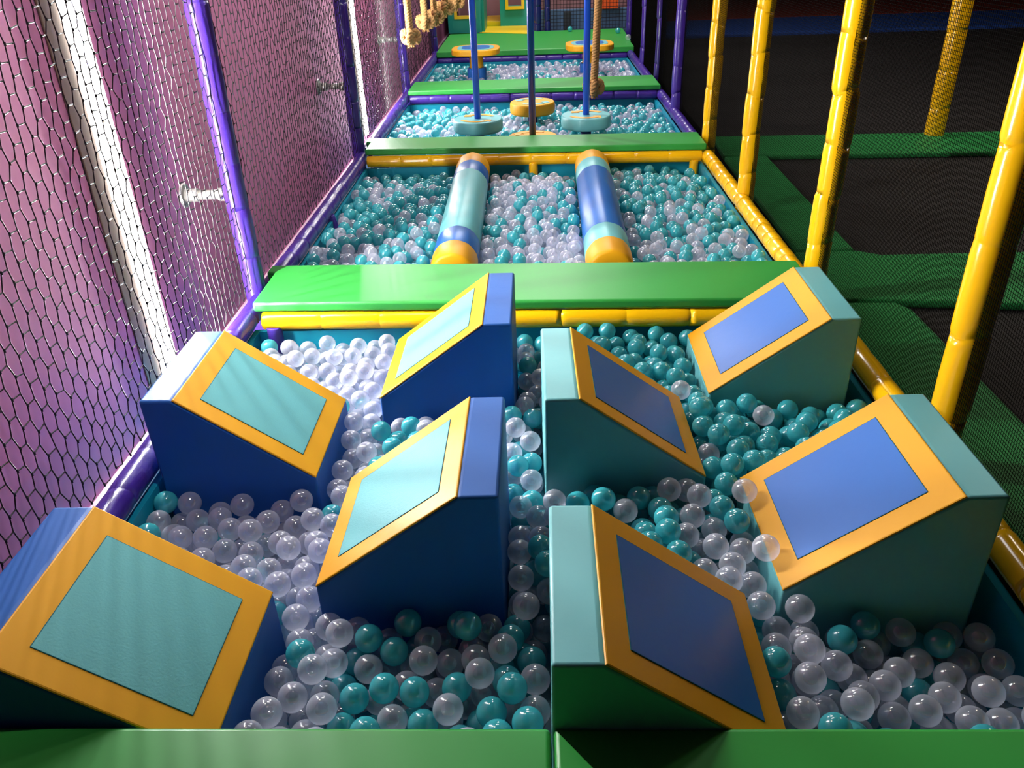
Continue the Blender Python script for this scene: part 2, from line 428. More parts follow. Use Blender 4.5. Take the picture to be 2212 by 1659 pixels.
# ------------------------------------------------------------------ foam wedges
WD, WR, WS, WRISE, WZ = 0.501, 0.103, 0.410, 0.305, 0.75
MA, MB_, MS = 0.138, 0.141, 0.0716
def slab(bm, pts, n, t, bevel):
    """thin slab: quad pts pushed out by t along n"""
    a = [bm.verts.new(Vector(p)) for p in pts]; b = [bm.verts.new(Vector(p)+n*t) for p in pts]
    bm.faces.new(a[::-1]); bm.faces.new(b)
    ed = []
    for i in range(4):
        j = (i+1) % 4
        bm.faces.new((a[i], a[j], b[j], b[i]))
    bm.edges.ensure_lookup_table()
    top = [e for e in bm.edges if e.verts[0] in b and e.verts[1] in b]
    if bevel: bmesh.ops.bevel(bm, geom=top, offset=bevel, segments=2, profile=0.5, affect='EDGES')
def wedge(x, y, th, sg, body, inset, label):
    t = empty('foam_wedge', (x, y, FLOOR_PIT), th)
    zt = WZ-FLOOR_PIT; zl = zt-WRISE; h = WD/2-0.002
    prof = [(-WR, 0), (WS, 0), (WS, zl), (0, zt), (-WR, zt)]
    bm = bmesh.new()
    A = [bm.verts.new((sg*px, -h, pz)) for px, pz in prof]; B = [bm.verts.new((sg*px, h, pz)) for px, pz in prof]
    bm.faces.new(A); bm.faces.new(B[::-1])
    for i in range(5):
        j = (i+1) % 5; bm.faces.new((A[i], B[i], B[j], A[j]))
    bmesh.ops.recalc_face_normals(bm, faces=bm.faces)
    bmesh.ops.bevel(bm, geom=[e for e in bm.edges], offset=0.009, segments=3, profile=0.5, affect='EDGES')
    o = from_bm('body', bm, body, t)
    for p in o.data.polygons: p.use_smooth = p.area < 0.012
    n = Vector((sg*WRISE, 0, WS)).normalized()
    def P(s, yy): return (sg*WS*s, yy, zt-WRISE*s)
    e = 0.012
    bm = bmesh.new(); slab(bm, [P(0.004, -h+.001), P(0.996, -h+.001), P(0.996, h-.001), P(0.004, h-.001)], n, 0.005, 0.004)
    c = from_bm('slope_cover', bm, M['yellow'], t)
    bm = bmesh.new(); slab(bm, [P(MA, -h+MS), P(1-MB_, -h+MS), P(1-MB_, h-MS), P(MA, h-MS)], n, 0.0068, 0.0012)
    i = from_bm('inset_panel', bm, inset, c)
    # stitched seam round the inset
    q = [Vector(P(MA, -h+MS)), Vector(P(1-MB_, -h+MS)), Vector(P(1-MB_, h-MS)), Vector(P(MA, h-MS))]
    AA, BB = [], []
    for k in range(4):
        AA.append(tuple(q[k]+n*0.0056)); BB.append(tuple(q[(k+1) % 4]+n*0.0056))
    V, Q = strands(AA, BB, 0.0014, 5)
    fast('seam', V, Q, M['stitch'], c)
    return tag(t, label, 'foam wedge')
R_ = math.radians
wedge(-1.142, 1.345, R_(0.0), 1, M['navy'], M['inset_aqua'], 'dark blue foam wedge with turquoise panel at the near left corner of the pit')
wedge(-1.147, 2.359, R_(0.09), 1, M['navy'], M['inset_aqua'], 'dark blue foam wedge with sunlit white ridge against the pink wall net')
wedge(-0.211, 1.858, R_(-0.16), -1, M['navy'], M['inset_aqua'], 'dark blue foam wedge with pale panel in the middle of the front pit')
wedge(-0.200, 2.860, R_(-0.08), -1, M['navy'], M['inset_aqua'], 'dark blue foam wedge with turquoise panel touching the green crossing behind')
wedge(0.117, 1.327, R_(-0.49), 1, M['aqua'], M['inset_blue'], 'teal foam wedge with dark blue panel nearest the green pad in front')
wedge(0.112, 2.329, R_(0.85), 1, M['aqua'], M['inset_blue'], 'teal foam wedge with dark blue panel behind the front middle one')
wedge(1.040, 1.832, R_(0.27), -1, M['aqua'], M['inset_blue'], 'teal foam wedge with bright blue panel by the nearest yellow post')
wedge(1.043, 2.849, R_(-0.53), -1, M['aqua'], M['inset_blue'], 'teal foam wedge with bright blue panel at the far right corner of the pit')
WEDGES = [(-1.142, 1.345, 1), (-1.147, 2.359, 1), (-0.211, 1.858, -1), (-0.2, 2.86, -1), (0.117, 1.327, 1), (0.112, 2.329, 1), (1.04, 1.832, -1), (1.043, 2.849, -1)]

# ------------------------------------------------------------------ rollers
def roller(x0, x1, cols, label):
    """bands from the near end to the far end"""
    ya, yb = 3.835, 5.925; zc = 0.440; r = 0.124
    t = empty('foam_roller', ((x0+x1)/2, (ya+yb)/2, zc), math.atan2(x0-x1, yb-ya))
    L = math.hypot(yb-ya, x1-x0)
    cuts = [0, 0.212, 0.442, 1.635, 1.867, L]
    seg = 60; facets = 10
    names = ['end_sleeve', 'band', 'middle_sleeve', 'band', 'end_sleeve']
    def ring(y, k):
        out = []
        for i in range(seg):
            a = 2*PI*i/seg
            # gently faceted like ten sewn strips
            w = ((a*facets/(2*PI)) % 1.0)-0.5
            rr = r*k*(1-0.012*(1-(2*w)**2))
            out.append((rr*math.sin(a), y-L/2, rr*math.cos(a)))
        return out
    for i in range(5):
        a, b = cuts[i], cuts[i+1]
        ys = [(a, 0.985), (a+0.004, 1.0), ((a+b)/2, 1.003), (b-0.004, 1.0), (b, 0.985)]
        if i == 0: ys = [(a+0.004, 0.0), (a, 0.5), (a, 0.86), (a+0.006, 0.95), (a+0.02, 0.995), (b-0.004, 1.0), (b, 0.985)]
        if i == 4: ys = [(a, 0.985), (a+0.004, 1.0), (b-0.02, 0.995), (b-0.006, 0.95), (b, 0.86), (b, 0.5), (b-0.004, 0.0)]
        V = []; F = []
        for y, k in ys: V += ring(y, max(k, 0.01))
        for p in range(len(ys)-1):
            for q in range(seg):
                F.append((p*seg+q, p*seg+(q+1) % seg, (p+1)*seg+(q+1) % seg, (p+1)*seg+q))
        me = bpy.data.meshes.new(names[i]); me.from_pydata(V, [], F)
        for p in me.polygons: p.use_smooth = True
        link(names[i], me, cols[i], t)
    tube('axle', [(0, -L/2-0.11, -0.01), (0, L/2+0.04, -0.01)], 0.018, M['steel'], t, 12)
    return tag(t, label, 'roller')
Y_, B_, A_ = M['yellow'], M['inset_blue'], M['aqua']
roller(-0.438, -0.462, [Y_, B_, A_, B_, Y_], 'padded roller with a long pale turquoise middle, left of the two')
roller(0.372, 0.408, [Y_, A_, B_, A_, Y_], 'padded roller with a long blue middle, right of the two')

# ------------------------------------------------------------------ stepping discs
def arrow_marks(t, r, z, m, rot=0.0):
    for k in (0, 1):
        bm = bmesh.new(); vs = []
        a0 = rot+k*PI; n = 12; span = 1.7
        pts_o, pts_i = [], []
        for i in range(n+1):
            a = a0+span*i/n
            pts_o.append((r*0.76*math.cos(a), r*0.76*math.sin(a))); pts_i.append((r*0.58*math.cos(a), r*0.58*math.sin(a)))
        a = a0+span
        tip = (r*0.67*math.cos(a+0.42), r*0.67*math.sin(a+0.42))
        h1 = (r*0.92*math.cos(a), r*0.92*math.sin(a)); h2 = (r*0.42*math.cos(a), r*0.42*math.sin(a))
        def face(poly):
            f = bm.faces.new([bm.verts.new((x, y, z)) for x, y in poly])
            g = bmesh.ops.extrude_face_region(bm, geom=[f])
            for v in g['geom']:
                if isinstance(v, bmesh.types.BMVert): v.co.z += 0.003
        for i in range(n): face([pts_i[i], pts_o[i], pts_o[i+1], pts_i[i+1]])
        face([h2, h1, tip])
        bmesh.ops.remove_doubles(bm, verts=bm.verts, dist=0.0002)
        from_bm('arrow_mark', bm, m, t)
def disc(x, y, ztop, r, m, marks, label, pole, stem_m, rot=0.0):
    t = empty('stepping_disc', (x, y, FLOOR_PIT))
    zt = ztop-FLOOR_PIT; th = 0.10
    lathe('stem', [(0.045, 0), (0.045, zt-th)], stem_m, t, 20)
    cu = lathe('cushion', [(r*0.93, zt-th), (r*0.985, zt-th+0.008), (r, zt-th+0.02), (r*1.01, zt-th/2), (r, zt-0.018), (r*0.985, zt-0.006), (r*0.955, zt)], m, t, 56)
    arrow_marks(cu, r, zt+0.0005, marks, rot)
    if pole: tube('pole', [(0, 0, zt), (0, 0, 3.6)], 0.027, M['bluepole'], t, 20)
    return tag(t, label, 'stepping disc')
disc(-0.478, 6.90, 0.60, 0.206, M['aqua'], M['orange'], 'pale turquoise stepping disc on a blue pole, left of the two turquoise ones', True, M['npost'], 0.5)
disc(0.425, 6.93, 0.60, 0.206, M['aqua'], M['orange'], 'pale turquoise stepping disc on a blue pole beside the single hanging rope', True, M['npost'], 0.5)
disc(-0.022, 7.56, 0.60, 0.202, M['yellow'], M['aqua'], 'yellow stepping disc without a pole, farthest of the four discs', False, M['npost'], 0.9)
disc(-0.022, 6.66, 0.50, 0.202, M['yellow'], M['orange'], 'yellow stepping disc on the middle blue pole, half hidden by the green crossing', True, M['npost'], 0.9)

# ------------------------------------------------------------------ mushrooms
def octa(r, cut=0.30):
    c = r*(1-cut*1.35)
    p = [(-c, -r), (c, -r), (r, -c), (r, c), (c, r), (-c, r), (-r, c), (-r, -c)]
    for _ in range(2):
        q = []
        for i in range(len(p)):
            (x0, y0), (x1, y1) = p[i], p[(i+1) % len(p)]
            q += [(0.8*x0+0.2*x1, 0.8*y0+0.2*y1), (0.2*x0+0.8*x1, 0.2*y0+0.8*y1)]
        p = q
    return p
def mushroom(x, y, ztop, label):
    t = empty('mushroom_step', (x, y, FLOOR_PIT))
    zt = ztop-FLOOR_PIT
    def plate(name, r, z0, z1, m, bev, par=t):
        bm = bmesh.new(); prism(bm, octa(r), z0, z1, bev, 2); return from_bm(name, bm, m, par)
    tt = plate('tabletop', 0.285, zt-0.065, zt, M['yellow'], 0.012)
    plate('ring_panel', 0.215, zt-0.002, zt+0.003, M['aqua'], 0, tt)
    plate('centre_panel', 0.165, zt+0.001, zt+0.006, M['inset_blue'], 0, tt)
    lathe('stem', [(0.088, 0.325), (0.082, 0.36), (0.082, zt-0.065)], M['yellow'], t, 28)
    lathe('base', [(0.115, 0), (0.115, 0.325), (0.100, 0.335)], M['inset_blue'], t, 28)
    return tag(t, label, 'step')
mushroom(-0.690, 10.25, 0.735, 'yellow rimmed mushroom step with blue centre near the pink wall')
mushroom(0.665, 10.35, 0.735, 'yellow rimmed mushroom step with blue centre behind the single hanging rope')

# ------------------------------------------------------------------ ropes
def rope(x, y, z_knot, z_top, r, label, lean=(0, 0), scale=1.0, group=None, ends=False):
    t = empty('knotted_rope', (x, y, z_knot))
    L = z_top-z_knot
    n = 60; lay = 0.075*scale
    Vs, Qs, k0 = [], [], 0
    for s in range(3):
        zz = np.linspace(0.0, L, int(max(40, L/0.008)))
        ph = 2*PI*zz/lay+s*2*PI/3
        P = np.stack([lean[0]*zz+0.64*r*np.cos(ph), lean[1]*zz+0.64*r*np.sin(ph), zz], 1)
        V, Q, _ = tube_data(P, 0.54*r, 8, False)
        Vs.append(V); Qs.append(Q+k0); k0 += len(V)
    fast('rope_length', np.vstack(Vs), np.vstack(Qs), M['rope'], t)
    # knot: two interlaced loops of the same rope pulled tight
    Vs, Qs, k0 = [], [], 0
    a = np.linspace(0, 2*PI, 90, endpoint=False)
    R0 = 1.55*r
    C = np.stack([R0*(np.sin(a)+0.75*np.sin(2*a)), R0*0.8*(np.cos(a)-0.75*np.cos(2*a)), -R0*0.9*np.sin(3*a)-0.3*r], 1)
    C = np.vstack([C, C[:1]])
    P, T, U, B = frames(C)
    for s in range(3):
        ph = a_ = np.linspace(0, 2*PI*9, len(C))+s*2*PI/3
        Pk = P+0.5*r*(np.cos(ph)[:, None]*U+np.sin(ph)[:, None]*B)
        V, Q, _ = tube_data(Pk, 0.56*r, 8, False)
        Vs.append(V); Qs.append(Q+k0); k0 += len(V)
    fast('knot', np.vstack(Vs), np.vstack(Qs), M['rope'], t)
    # frayed tail below the knot
    rd = random.Random(int(abs(x)*1000))
    AA, BB = [], []
    for _ in range(26):
        a1 = rd.uniform(0, 2*PI); q = rd.uniform(0.2, 0.9)*r
        AA.append((q*math.cos(a1), q*math.sin(a1), -1.2*r)); BB.append((1.5*q*math.cos(a1+.3), 1.5*q*math.sin(a1+.3), -rd.uniform(2.6, 3.6)*r))
    V, Q = strands(AA, BB, 0.0035, 4)
    fast('frayed_end', V, Q, M['rope'], t)
    return tag(t, label, 'rope', group)
rope(0.560, 8.00, 0.640, 3.4, 0.032, 'long knotted rope hanging alone on the right beside the blue pole', (0.04, 0))
rope(-1.138, 8.00, 1.130, 3.4, 0.030, 'knotted rope hanging nearest the pink wall, lowest of the left bunch', (-0.01, 0))
rope(-1.060, 8.55, 1.200, 3.4, 0.029, 'knotted rope second from the pink wall in the left bunch', (-0.01, 0))
rope(-0.985, 8.75, 1.225, 3.4, 0.029, 'knotted rope third from the pink wall in the left bunch', (-0.01, 0))
rope(-0.900, 8.95, 1.285, 3.4, 0.030, 'knotted rope fourth from the pink wall, bunched up higher', (0.15, 0))
rope(-0.830, 9.45, 1.305, 3.4, 0.030, 'knotted rope farthest from the pink wall in the left bunch', (0.15, 0))

# ------------------------------------------------------------------ wall brackets
def bracket(y, z, label):
    t = empty('wall_bracket', (WX, y, z))
    lathe_o = lathe('flange', [(0.056, 0.0), (0.056, 0.008), (0.050, 0.012)], M['steel'], t, 24)
    lathe_o.rotation_euler = (0, PI/2, 0)
    c = lathe('socket', [(0.030, 0.010), (0.030, 0.065), (0.027, 0.068)], M['steel'], t, 20); c.rotation_euler = (0, PI/2, 0)
    p = lathe('pipe', [(0.022, 0.06), (0.022, 0.17)], M['steel'], t, 20); p.rotation_euler = (0, PI/2, 0)
    k = lathe('clamp', [(0.030, 0.165), (0.030, 0.205), (0.026, 0.208)], M['steel'], t, 20); k.rotation_euler = (0, PI/2, 0)
    b = lathe('bolt', [(0.010, 0.0), (0.010, 0.036), (0.006, 0.038)], M['steel'], t, 6); b.location = (0.188, -0.028, 0); b.rotation_euler = (PI/2, 0, 0)
    return tag(t, label, 'bracket')
bracket(3.60, 0.965, 'steel pipe bracket holding the nearest purple post to the pink wall')
bracket(6.29, 0.985, 'steel pipe bracket holding the second purple post to the pink wall')
bracket(9.02, 0.990, 'steel pipe bracket on the pink wall left of the hanging knots')

# ------------------------------------------------------------------ far platform: playhouse, back net, panels
def playhouse():
    t = empty('playhouse', (-0.65, 13.9, ZB))
    def at(lo, hi): return (lo[0]+0.65, lo[1]-13.9, lo[2]-ZB), (hi[0]+0.65, hi[1]-13.9, hi[2]-ZB)
    def bx(name, lo, hi, m, parent=t, bev=0.004): a, b = at(lo, hi); return box_obj(name, a, b, m, parent, bev)
    def wall_with_hole(name, x0, x1, hx0, hx1, hz0, hz1, y):
        bm = bmesh.new()
        for lo, hi in (((x0, y, ZB), (x1, y+0.06, hz0)), ((x0, y, hz1), (x1, y+0.06, 2.6)), ((x0, y, hz0), (hx0, y+0.06, hz1)), ((hx1, y, hz0), (x1, y+0.06, hz1))):
            a, b = at(lo, hi); box(bm, a, b)
        return from_bm(name, bm, M['teal'], t)
    def frame(par, x0, x1, z0, z1, y, w=0.045):
        bm = bmesh.new()
        for lo, hi in (((x0, y-0.03, z0), (x1, y, z0+w)), ((x0, y-0.03, z1-w), (x1, y, z1)), ((x0, y-0.03, z0+w), (x0+w, y, z1-w)), ((x1-w, y-0.03, z0+w), (x1, y, z1-w))):
            a, b = at(lo, hi); box(bm, a, b)
        return from_bm('window_frame', bm, M['trimyellow'], par)
    w1 = wall_with_hole('front_wall', -1.30, -0.79, -1.17, -0.90, 0.80, 1.35, 13.35)
    frame(w1, -1.20, -0.87, 0.765, 1.38, 13.35)
    w2 = wall_with_hole('front_wall', -0.53, 0.02, -0.40, -0.18, 0.86, 1.40, 14.1)
    frame(w2, -0.44, -0.14, 0.81, 1.45, 14.1)
    bx('step', (-0.79, 14.2, ZB), (-0.40, 15.2, 0.63), M['trimyellow'])
    bx('back_wall', (-1.30, 15.3, ZB), (0.02, 15.36, 2.6), M['pinkpanel'])
    bx('side_wall', (-0.79, 13.41, ZB), (-0.75, 14.3, 2.6), M['teal'])
    return tag(t, 'teal playhouse with yellow window frames at the far end of the platform', 'playhouse')
playhouse()
pad('floor_mat', [(-1.28, 13.36), (0.05, 13.36), (0.05, 15.2), (-1.28, 15.2)], 0.50, ZB, M['green'], 'green mat under the teal playhouse walls', 'mat')
bm = bmesh.new()
prism(bm, [(-0.85, 13.36), (-0.02, 12.95), (0.02, 14.05), (-0.78, 14.15)], ZB+0.001, ZB+0.006)
tag(from_bm('floor_inlay', bm, M['trimyellow']), 'yellow triangular mat lying in front of the playhouse doorway', 'mat')
tag(box_obj('back_panel', (0.05, 13.9, 0.30), (1.55, 13.95, 0.80), M['bluepanel'], None, 0.006), 'blue panel behind the black back net of the platform', 'panel')
tag(box_obj('back_panel', (0.05, 14.6, 0.30), (1.55, 14.65, 1.8), M['pinkpanel'], None, 0.006), 'dusty pink panel far behind the back net of the platform', 'panel')
tag(box_obj('foam_block', (1.00, 13.7, 0.803), (1.32, 13.94, 0.99), M['orangeblock'], None, 0.01), 'bright orange foam block behind the back net of the platform', 'foam block')
tag(box_obj('foam_block', (0.475, 13.62, 0.0), (0.58, 13.72, 0.79), M['greyblock'], None, 0.01), 'dark grey upright foam block behind the back net', 'foam block')
post(0.06, 13.42, 0.0, 2.9, 0.06, M['npost'], 'navy padded post just behind the middle blue pole', 51)
post(0.215, 13.45, 0.0, 2.9, 0.045, M['npost'], 'slimmer navy padded post at the black back net', 52)

# ------------------------------------------------------------------ trampoline court on the right
def tpad(poly, label, z1=0.38):
    return pad('trampoline_pad', poly, z1-0.044, z1, M['tpad'], label, 'pad', 0.015)
tpad([(1.40, 0.6), (1.745, 0.6), (1.745, 3.46), (1.70, 3.545), (1.40, 3.56)], 'long green trampoline pad beside the nearest yellow post')
tpad([(1.40, 3.60), (2.6, 3.46), (4.2, 3.46), (4.2, 4.15), (1.86, 4.17), (1.755, 4.24), (1.42, 4.24)], 'green trampoline cross pad between the two near trampoline beds')
tpad([(1.44, 4.26), (1.752, 4.26), (1.79, 6.31), (1.46, 6.31)], 'long green trampoline pad beside the rail of the roller pit')
tpad([(1.46, 6.34), (3.43, 6.25), (4.6, 6.2), (4.6, 6.85), (1.50, 6.98)], 'green trampoline cross pad at the foot of the net veiled yellow post')
def tbed(lo, hi, label, z=0.335):
    t = box_obj('trampoline_bed', (lo[0], lo[1], z-0.012), (hi[0], hi[1], z), M['bed'])
    return tag(t, label, 'trampoline')
tbed((1.70, 0.6), (4.2, 3.56), 'black trampoline bed beside the nearest yellow post')
tbed((1.70, 4.1), (4.2, 6.34), 'black trampoline bed between the two green cross pads')
tbed((1.50, 6.95), (12.5, 13.8), 'wide black trampoline bed beyond the farther green cross pad', 0.33)
tag(box_obj('edge_mat', (1.9, 13.8, 0.0), (12.5, 15.9, 0.38), M['bluemat'], None, 0.02), 'blue mat strip at the far end of the trampoline court', 'mat')
tag(box_obj('edge_mat', (1.9, 15.95, 0.0), (12.5, 24.0, 0.385), M['redmat'], None, 0.02), 'dark red mat beyond the blue strip of the trampoline court', 'mat')
post(3.285, 6.84, 0.30, 2.9, 0.075, M['yfoam'], 'yellow padded post veiled by the fine net across the trampoline court', 53, 0.3, 0.03)
# ------------------------------------------------------------------ play balls
BR = 0.0375; BD = 2*BR
def hash_noise(x, y, s):
    return (math.sin(x*3.1*s+1.3)+math.sin(y*2.7*s+0.7)+math.sin((x+y)*1.9*s+2.1)+math.sin((x-y)*2.3*s+0.4))/4
def top_level(b, x, y):
    """height of the ball surface"""
    n = 0.018*hash_noise(x, y, 3.0)
    if b == 0:
        if x < -0.62: z = 0.42 if y < 2.2 else (0.435 if y > 2.6 else 0.42)
        elif x < -0.1: z = 0.385 if y < 1.65 else (0.42 if y < 2.62 else 0.44)
        elif x < 0.12: z = 0.43
        elif x < 0.66: z = 0.46 if y < 1.6 else (0.495 if y < 2.62 else 0.455)
        else: z = 0.385 if y < 1.65 else (0.47 if y < 2.62 else 0.44)
        return z+n
    if b == 1: return 0.462+n-0.06*max(0, (y-5.3)/0.7)
    if b == 2: return 0.448+n-0.04*max(0, (y-7.7)/0.7)
    return 0.425+n-0.03*max(0, x-0.6)
def clear_share(b, x, y):
    n = 0.35*hash_noise(x+3*b, y, 2.2)
    if b == 0:
        if y > 2.55 and x < -0.1: p = 0.93
        elif x < -0.6 and y < 2.15: p = 0.85
        elif x < -0.1 and y > 2.05: p = 0.68
        elif x < -0.1: p = 0.68
        elif x < 0.14: p = 0.55
        elif y > 2.62: p = 0.05
        elif y > 2.10: p = 0.14
        elif y > 1.55 and x > 0.38: p = 0.66
        elif y > 1.55: p = 0.25
        else: p = 0.74
        return p+0.3*n
    if b == 1:
        p = 0.62 if -0.3 < x < 0.28 else 0.42
        if y > 5.0 and abs(x) > 0.4: p -= 0.18
        if y < 4.4: p += 0.12
        return p+n
    if b == 2: return 0.42+n
    return (0.80 if x > -0.55 else 0.30)+0.6*n
ROLL = [(-0.45, 0.44, 0.124), (0.39, 0.44, 0.124)]
CYL = {0: [(-1.20, 3.262, 0.036)], 1: [(-1.25, 4.86, .045), (-0.02, 6.015, .036), (1.165, 5.975, .036), (1.29, 4.93, .056)],
       2: [(-0.478, 6.90, .05), (0.425, 6.93, .05), (-0.022, 7.56, .05), (-0.022, 6.66, .05), (1.275, 7.58, .052), (-1.25, 6.75, .045)],
       3: [(-0.69, 10.25, .118), (0.665, 10.35, .118)]}
DISCS = {2: [(-0.478, 6.90, .5), (0.425, 6.93, .5), (-0.022, 7.56, .5), (-0.022, 6.66, .4)]}
def blocked(b, x, y, z):
    if b == 0:
        for wx, wy, sg in WEDGES:
            lo, hi = (wx-WR, wx+WS) if sg > 0 else (wx-WS, wx+WR)
            if lo-BR < x < hi+BR and wy-WD/2-BR < y < wy+WD/2+BR: return True
    if b == 1 and 3.80-BR < y < 5.95+BR:
        for rx, rz, rr in ROLL:
            if (x-rx)**2+(z-rz)**2 < (rr+BR+0.004)**2: return True
    for cx, cy, cr in CYL[b]:
        if (x-cx)**2+(y-cy)**2 < (cr+BR)**2: return True
    for cx, cy, cz in DISCS.get(b, ()):
        if (x-cx)**2+(y-cy)**2 < (0.21+BR)**2 and z+BR > cz: return True
    return False
def fill(b, layers):
    y0, y1 = PITS[b]; y0 += 0.02+BR+0.002; y1 -= 0.02+BR+0.002
    x0, x1 = -1.275+BR+0.002, 1.205-BR-0.002
    rd = random.Random(100+b); cell = {}; out = []
    for q in SEEDS.get(b, ()):
        out.append(q); cell.setdefault((int(math.floor(q[0]/BD)), int(math.floor(q[1]/BD))), []).append(q)
    D2 = BD*BD; sq = math.sqrt
    def near(x, y):
        i, j = int(math.floor(x/BD)), int(math.floor(y/BD)); r = []
        for a in (i-1, i, i+1):
            for c in (j-1, j, j+1):
                q = cell.get((a, c))
                if q: r += q
        return r
    def height(x, y, nb, base):
        z = base
        for bx, by, bz in nb:
            d = (bx-x)**2+(by-y)**2
            if d < D2:
                h = bz+sq(D2-d)
                if h > z: z = h
        return z
    fails = 0; want = int((y1-y0)*(x1-x0)/(BD*BD)*layers); it = 0
    deep = BD*0.86*(layers-0.6)
    while fails < 420 and len(out) < want and it < want*12:
        it += 1
        x = rd.uniform(x0, x1); y = rd.uniform(y0, y1)
        T = top_level(b, x, y)+rd.uniform(-0.012, 0.016)
        base = max(FLOOR_PIT+BR, T-BR-deep)
        nb = near(x, y); z = height(x, y, nb, base)
        if z-BD*1.2 > T: fails += 1; continue
        st = BR*0.8; a0 = rd.uniform(0, 6.28)
        for _ in range(5):
            best = None
            for k in range(6):
                a = a0+k*1.0472
                xx = min(max(x+st*math.cos(a), x0), x1); yy = min(max(y+st*math.sin(a), y0), y1)
                zz = height(xx, yy, near(xx, yy), base)
                if zz < z-1e-5 and not blocked(b, xx, yy, zz): z = zz; best = (xx, yy)
            if best: x, y = best
            else: st *= 0.5
        if z+BR > T or blocked(b, x, y, z):
            fails += 1; continue
        fails = 0
        out.append((x, y, z)); cell.setdefault((int(math.floor(x/BD)), int(math.floor(y/BD))), []).append((x, y, z))
    return out
SEEDS = {0: [(0.612, 1.955, 0.492), (0.612, 1.70, 0.492)]}
BALLS = []                      # (x, y, z, pit, clear?)
for b, lay in ((0, 3.0), (1, 2.6), (2, 2.2), (3, 2.0)):
    rd = random.Random(500+b)
    for x, y, z in fill(b, lay):
        BALLS.append((x, y, z, b, (x, y, z) in SEEDS.get(b, ()) or rd.random() < clear_share(b, x, y)))

# how much of the picture each ball shows: rays from the camera against the solids built so far, then nearest ball
def shown():
    bpy.context.view_layer.update()
    dg = bpy.context.evaluated_depsgraph_get()
    mw = CAM.matrix_world; C = mw.translation; R3 = mw.to_3x3()
    w, h = 640, 480; f = 28.2234/36*w
    cam = np.array(C); Rm = np.array(R3)
    Pb = np.array([bb[:3] for bb in BALLS])
    q = (Pb-cam) @ Rm; depth = -q[:, 2]
    u = w/2+f*q[:, 0]/depth; v = h/2-f*q[:, 1]/depth; rad = f*BR/depth
    zb = np.full((h, w), 1e9); idx = np.full((h, w), -1, int)
    for i in np.argsort(-depth):
        if depth[i] < 0.1: continue
        x0, x1 = int(max(0, u[i]-rad[i])), int(min(w-1, u[i]+rad[i]+1)); y0, y1 = int(max(0, v[i]-rad[i])), int(min(h-1, v[i]+rad[i]+1))
        if x1 <= x0 or y1 <= y0: continue
        yy, xx = np.mgrid[y0:y1, x0:x1]
        m = (xx+.5-u[i])**2+(yy+.5-v[i])**2 < rad[i]**2
        idx[y0:y1, x0:x1][m] = i; zb[y0:y1, x0:x1][m] = depth[i]
    cnt = np.zeros(len(BALLS))
    for y in range(0, h, 2):
        for x in range(0, w, 2):
            i = idx[y, x]
            if i < 0: continue
            d = R3 @ Vector(((x+.5-w/2)/f, -(y+.5-h/2)/f, -1)); L = d.length; d.normalize()
            ok, loc, nn, fi, ob, mt = SC.ray_cast(dg, C, d, distance=zb[y, x]*L)
            if not ok: cnt[i] += 1
    return cnt
CNT = shown()
order = np.argsort(-CNT)
KIND = {True: ('clear_play_ball', 'clear milky plastic ball'), False: ('turquoise_play_ball', 'turquoise plastic ball')}
def zone(x, y, b):
    if b == 1:
        if x < -0.45: return 'in the roller pit, left of both rollers'
        if x < 0.39: return 'in the roller pit between the two rollers'
        return 'in the roller pit, right of both rollers'
    if b == 2: return 'in the pit with the stepping discs'
    if b == 3: return 'in the pit with the mushroom steps'
    if x < -0.1:
        if y > 2.63: return 'by the back left corner of the wedge pit'
        if y > 2.10: return 'between the sunlit left wedge and the rear dark blue one'
        if x < -0.62 and y > 1.5: return 'between the two dark blue wedges along the pink wall'
        if y > 1.6: return 'at the foot of the middle dark blue wedge'
        return 'before the middle dark blue wedge, by the near green pad'
    if x < 0.12: return 'in the channel between dark blue and teal wedges'
    if y > 2.60: return 'behind the teal wedges under the yellow crossbar'
    if x > 0.60:
        return 'before the far right teal wedge' if y > 2.05 else 'before the near right teal wedge, by the green pad'
    if y > 2.10: return 'right of the rear middle teal wedge'
    if y > 1.55: return 'piled in the middle of the teal wedges'
    return 'right of the front middle teal wedge'
def ico(name, sub, r):
    bm = bmesh.new(); bmesh.ops.create_icosphere(bm, subdivisions=sub, radius=r)
    me = bpy.data.meshes.new(name); bm.to_mesh(me); bm.free()
    for p in me.polygons: p.use_smooth = True
    return me
BALL_MESH = {}
for c in (True, False):
    me = ico(KIND[c][0], 4, BR); me.materials.append(M['clear' if c else 'turq']); BALL_MESH[c] = me
def ball(c, loc, label, group=None):
    o = bpy.data.objects.new(KIND[c][0], BALL_MESH[c]); COL.objects.link(o)
    o.location = loc; o.rotation_euler = (rng.uniform(0, 6.28), rng.uniform(0, 6.28), 0)
    return tag(o, label, 'ball', group)
chosen = set(); left = {True: 292, False: 292}
for i in order:
    x, y, z, b, c = BALLS[i]
    if CNT[i] <= 0 or left[c] <= 0: continue
    left[c] -= 1; chosen.add(int(i))
    zn = zone(x, y, b)
    ball(c, (x, y, z), KIND[c][1]+' '+zn, ('clear' if c else 'turquoise')+' balls '+zn)
